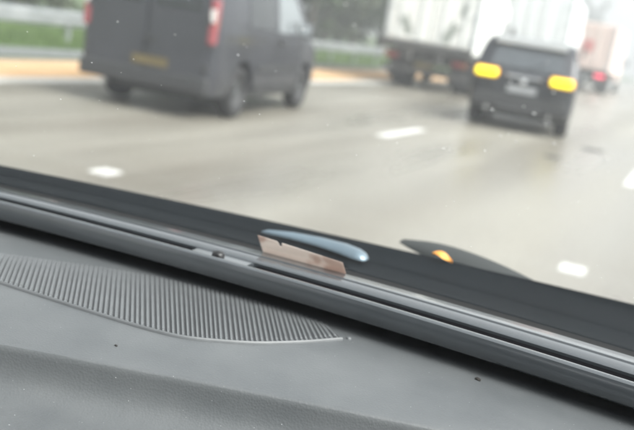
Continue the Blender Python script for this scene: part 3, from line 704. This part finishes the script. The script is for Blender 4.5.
# tapered solid body on the cowl, added for the card's reflection in the glass
M_card_reflection = mat('blue_grey_card_reflection', (.20, .265, .31), .5, .8, var=.05, coat=.6)
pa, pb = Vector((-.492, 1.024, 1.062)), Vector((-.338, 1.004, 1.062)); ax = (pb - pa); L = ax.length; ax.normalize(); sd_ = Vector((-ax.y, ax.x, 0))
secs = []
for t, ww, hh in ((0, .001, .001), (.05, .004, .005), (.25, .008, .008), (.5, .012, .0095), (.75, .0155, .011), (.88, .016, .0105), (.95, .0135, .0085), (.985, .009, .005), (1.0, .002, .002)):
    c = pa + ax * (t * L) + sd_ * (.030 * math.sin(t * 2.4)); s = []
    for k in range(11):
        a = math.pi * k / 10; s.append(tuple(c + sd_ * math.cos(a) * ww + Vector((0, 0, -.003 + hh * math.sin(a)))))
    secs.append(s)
loft('card_reflection_body', secs, M_card_reflection)
# wiper blade: low dark hump at the far edge of the cowl
secs = []
for i in range(13):
    t = i / 12; c = Vector((-.350, 1.222, 1.048)).lerp(Vector((-.115, 1.150, 1.048)), t); hgt = .0145 * (math.sin(math.pi * min(1, t * 1.6 + .12)) if t < .31 else 1 - .62 * (t - .31)); tp = math.sin(math.pi * (.04 + .92 * t)) ** .6; hgt = max(.002, hgt * tp); wv = .048 * tp; s = []
    for k in range(9):
        a = math.pi * k / 8; s.append((c.x, c.y + math.cos(a) * wv, c.z + hgt * math.sin(a)))
    secs.append(s)
loft('wiper_blade', secs, mat('grey_wiper_rubber', (.03, .034, .034), .8))

# ------------------------------------------------------------------ small loose things
# ticket stub wedged between lip and glass
P = [Vector(p) for p in ((-.4164, .8573, 1.1009), (-.3113, .8665, 1.0938), (-.3074, .8734, 1.0803), (-.4117, .8686, 1.0787))]
P[2] = Vector((-.3066, .8775, 1.0735)); P[3] = Vector((-.4108, .8730, 1.0730))
def card_material():
    m = mat('ticket_paper', (.80, .72, .67), .7, col2=(.86, .79, .74), scale=35, bump=.1, bscale=500)
    t = m.node_tree; b = t.nodes['Principled BSDF']; tc = t.nodes.new('ShaderNodeTexCoord')
    n = t.nodes.new('ShaderNodeTexNoise'); n.inputs['Scale'].default_value = 28; t.links.new(tc.outputs['Object'], n.inputs['Vector'])
    r = t.nodes.new('ShaderNodeValToRGB'); r.color_ramp.elements[0].position = .46; r.color_ramp.elements[1].position = .54; t.links.new(n.outputs['Fac'], r.inputs[0])
    old = b.inputs['Base Color'].links[0].from_socket; mx = t.nodes.new('ShaderNodeMixRGB'); mx.inputs[2].default_value = (.64, .51, .45, 1)
    t.links.new(r.outputs[0], mx.inputs[0]); t.links.new(old, mx.inputs[1]); t.links.new(mx.outputs[0], b.inputs['Base Color'])
    tl = t.nodes.new('ShaderNodeBsdfTranslucent'); t.links.new(mx.outputs[0], tl.inputs[0]); ms = t.nodes.new('ShaderNodeMixShader'); ms.inputs[0].default_value = .5   # thin paper lets some light through
    t.links.new(b.outputs[0], ms.inputs[1]); t.links.new(tl.outputs[0], ms.inputs[2]); t.links.new(ms.outputs[0], t.nodes['Material Output'].inputs['Surface']); return m
org = (P[2] + P[3]) / 2
nrm = (P[1] - P[0]).cross(P[3] - P[0]).normalized()
# edge with a small notch in the top side
top = []
for t in (0, .2, .235, .25, .275, .29, 1): 
    q = P[0].lerp(P[1], t)
    if t in (.25, .275): q = q + (P[3] - P[0]).normalized() * .006
    top.append(q)
ring = top + [P[2], P[3]]
bm = bmesh.new(); f = bm.faces.new([bm.verts.new(q - org) for q in ring]); r = bmesh.ops.extrude_face_region(bm, geom=[f])
bmesh.ops.translate(bm, vec=nrm * .0005, verts=[q for q in r['geom'] if isinstance(q, bmesh.types.BMVert)])
card = bm_obj('ticket_stub', bm, card_material()); card.location = org
tag(card, 'small pinkish beige ticket stub tucked against the windscreen', 'ticket')
def leaf_thing():
    bm = bmesh.new(); n = 9; L, Wd = .032, .0075; rows = []
    for i in range(n):
        t = i / (n - 1); wv = Wd * math.sin(math.pi * min(1, t * .95 + .03)) ** .8; zc = .003 * math.sin(t * 5)
        rows.append([bm.verts.new((L * (t - .5), wv, zc + .003)), bm.verts.new((L * (t - .5), 0, zc)), bm.verts.new((L * (t - .5), -wv, zc + .0035))])
    for a, b in zip(rows, rows[1:]):
        for j in range(2): bm.faces.new((a[j], a[j + 1], b[j + 1], b[j]))
    r = bmesh.ops.extrude_face_region(bm, geom=list(bm.faces)); bmesh.ops.translate(bm, vec=(0, 0, .0005), verts=[q for q in r['geom'] if isinstance(q, bmesh.types.BMVert)])
    o = bm_obj('fallen_leaf', bm, mat('orange_leaf', (.75, .30, .04), .5, col2=(.85, .5, .16), scale=90)); return o
lf = leaf_thing(); lf.location = (-.262, 1.128, 1.0620); lf.rotation_euler = (R(14), 0, R(-14))
tag(lf, 'tiny orange leaf lying on the black wiper cowl', 'leaf')
# crumbs on the dash
def crumb(x, y, z, s, label, m, seed):
    rnd = random.Random(seed); bm = bmesh.new(); bmesh.ops.create_icosphere(bm, subdivisions=2, radius=s)
    for v in bm.verts: v.co *= rnd.uniform(.7, 1.15); v.co.z *= .55
    o = bm_obj('crumb', bm, m); o.location = (x, y, z + s * .3); o.scale = (1.5, .9, 1); o.rotation_euler = (0, 0, rnd.uniform(-.6, .6)); return tag(o, label, 'crumb')
M_crumb = mat('dark_crumb', (.02, .018, .016), .8); M_crumb2 = mat('pale_crumb', (.7, .7, .68), .7)
crumb(-.1245, .786, 1.0405, .0026, 'dark crumb on the dash right of the speaker grille, below the lip', M_crumb, 1)
crumb(-.415, .601, 1.0405, .0013, 'dark crumb on the dash between the speaker grille and the crease', M_crumb, 2)
crumb(-.342, .4955, .9985, .0011, 'dark crumb on the dash below the crease', M_crumb, 3)
crumb(-.249, .573, .999, .0011, 'pale crumb on the dash just below the crease', M_crumb2, 4)
crumb(-.227, .548, .9978, .0012, 'pale crumb near the bottom edge of the dash', M_crumb2, 5)

# water drops and specks on the outside of the glass
rnd = random.Random(9); bm = bmesh.new()
def drop(x, t, s):
    p = glass_pt(x, t, .0006); bmesh.ops.create_icosphere(bm, subdivisions=1, radius=s, matrix=Matrix.Translation(p) @ Matrix.Rotation(R(-32), 4, 'X') @ Matrix.Diagonal((1, 1, .4, 1)))
def tval(x, y): return (poly(A_, x) + .016 - y) / .85
for x, y, s in ((-.105, .501, .0011), (-.08, .496, .0011), (-.102, .528, .0008), (-.097, .524, .0007), (-.069, .523, .001), (-.178, .446, .0007)): drop(x, tval(x, y), s)
for _ in range(340):
    drop(rnd.uniform(-.75, .3), (.15 + .55 * math.sqrt(rnd.random())), rnd.choice((.0003, .0004, .0005, .0006, .0008)))
dr = bm_obj('water_drops', bm, mat('dried_drop', (.8, .8, .8), .3, spec=.6), smooth=True); tag(dr, 'tiny pale drops and dust specks on the windscreen', 'drops', kind='stuff')

# ------------------------------------------------------------------ damp air
hz = bmesh.new(); add_box(hz, (0, 0, 9.5), (3010, 3010, 22.0))
haze = bm_obj('haze', hz); m = bpy.data.materials.new('damp_air'); m.use_nodes = True; t = m.node_tree; t.nodes.clear()
o = t.nodes.new('ShaderNodeOutputMaterial'); pv = t.nodes.new('ShaderNodeVolumePrincipled'); pv.inputs['Color'].default_value = (.92, .94, .95, 1); pv.inputs['Density'].default_value = .0060; pv.inputs['Anisotropy'].default_value = .2
t.links.new(pv.outputs[0], o.inputs['Volume']); haze.data.materials.append(m); haze['kind'] = 'stuff'; haze['label'] = 'thin damp haze over the road'
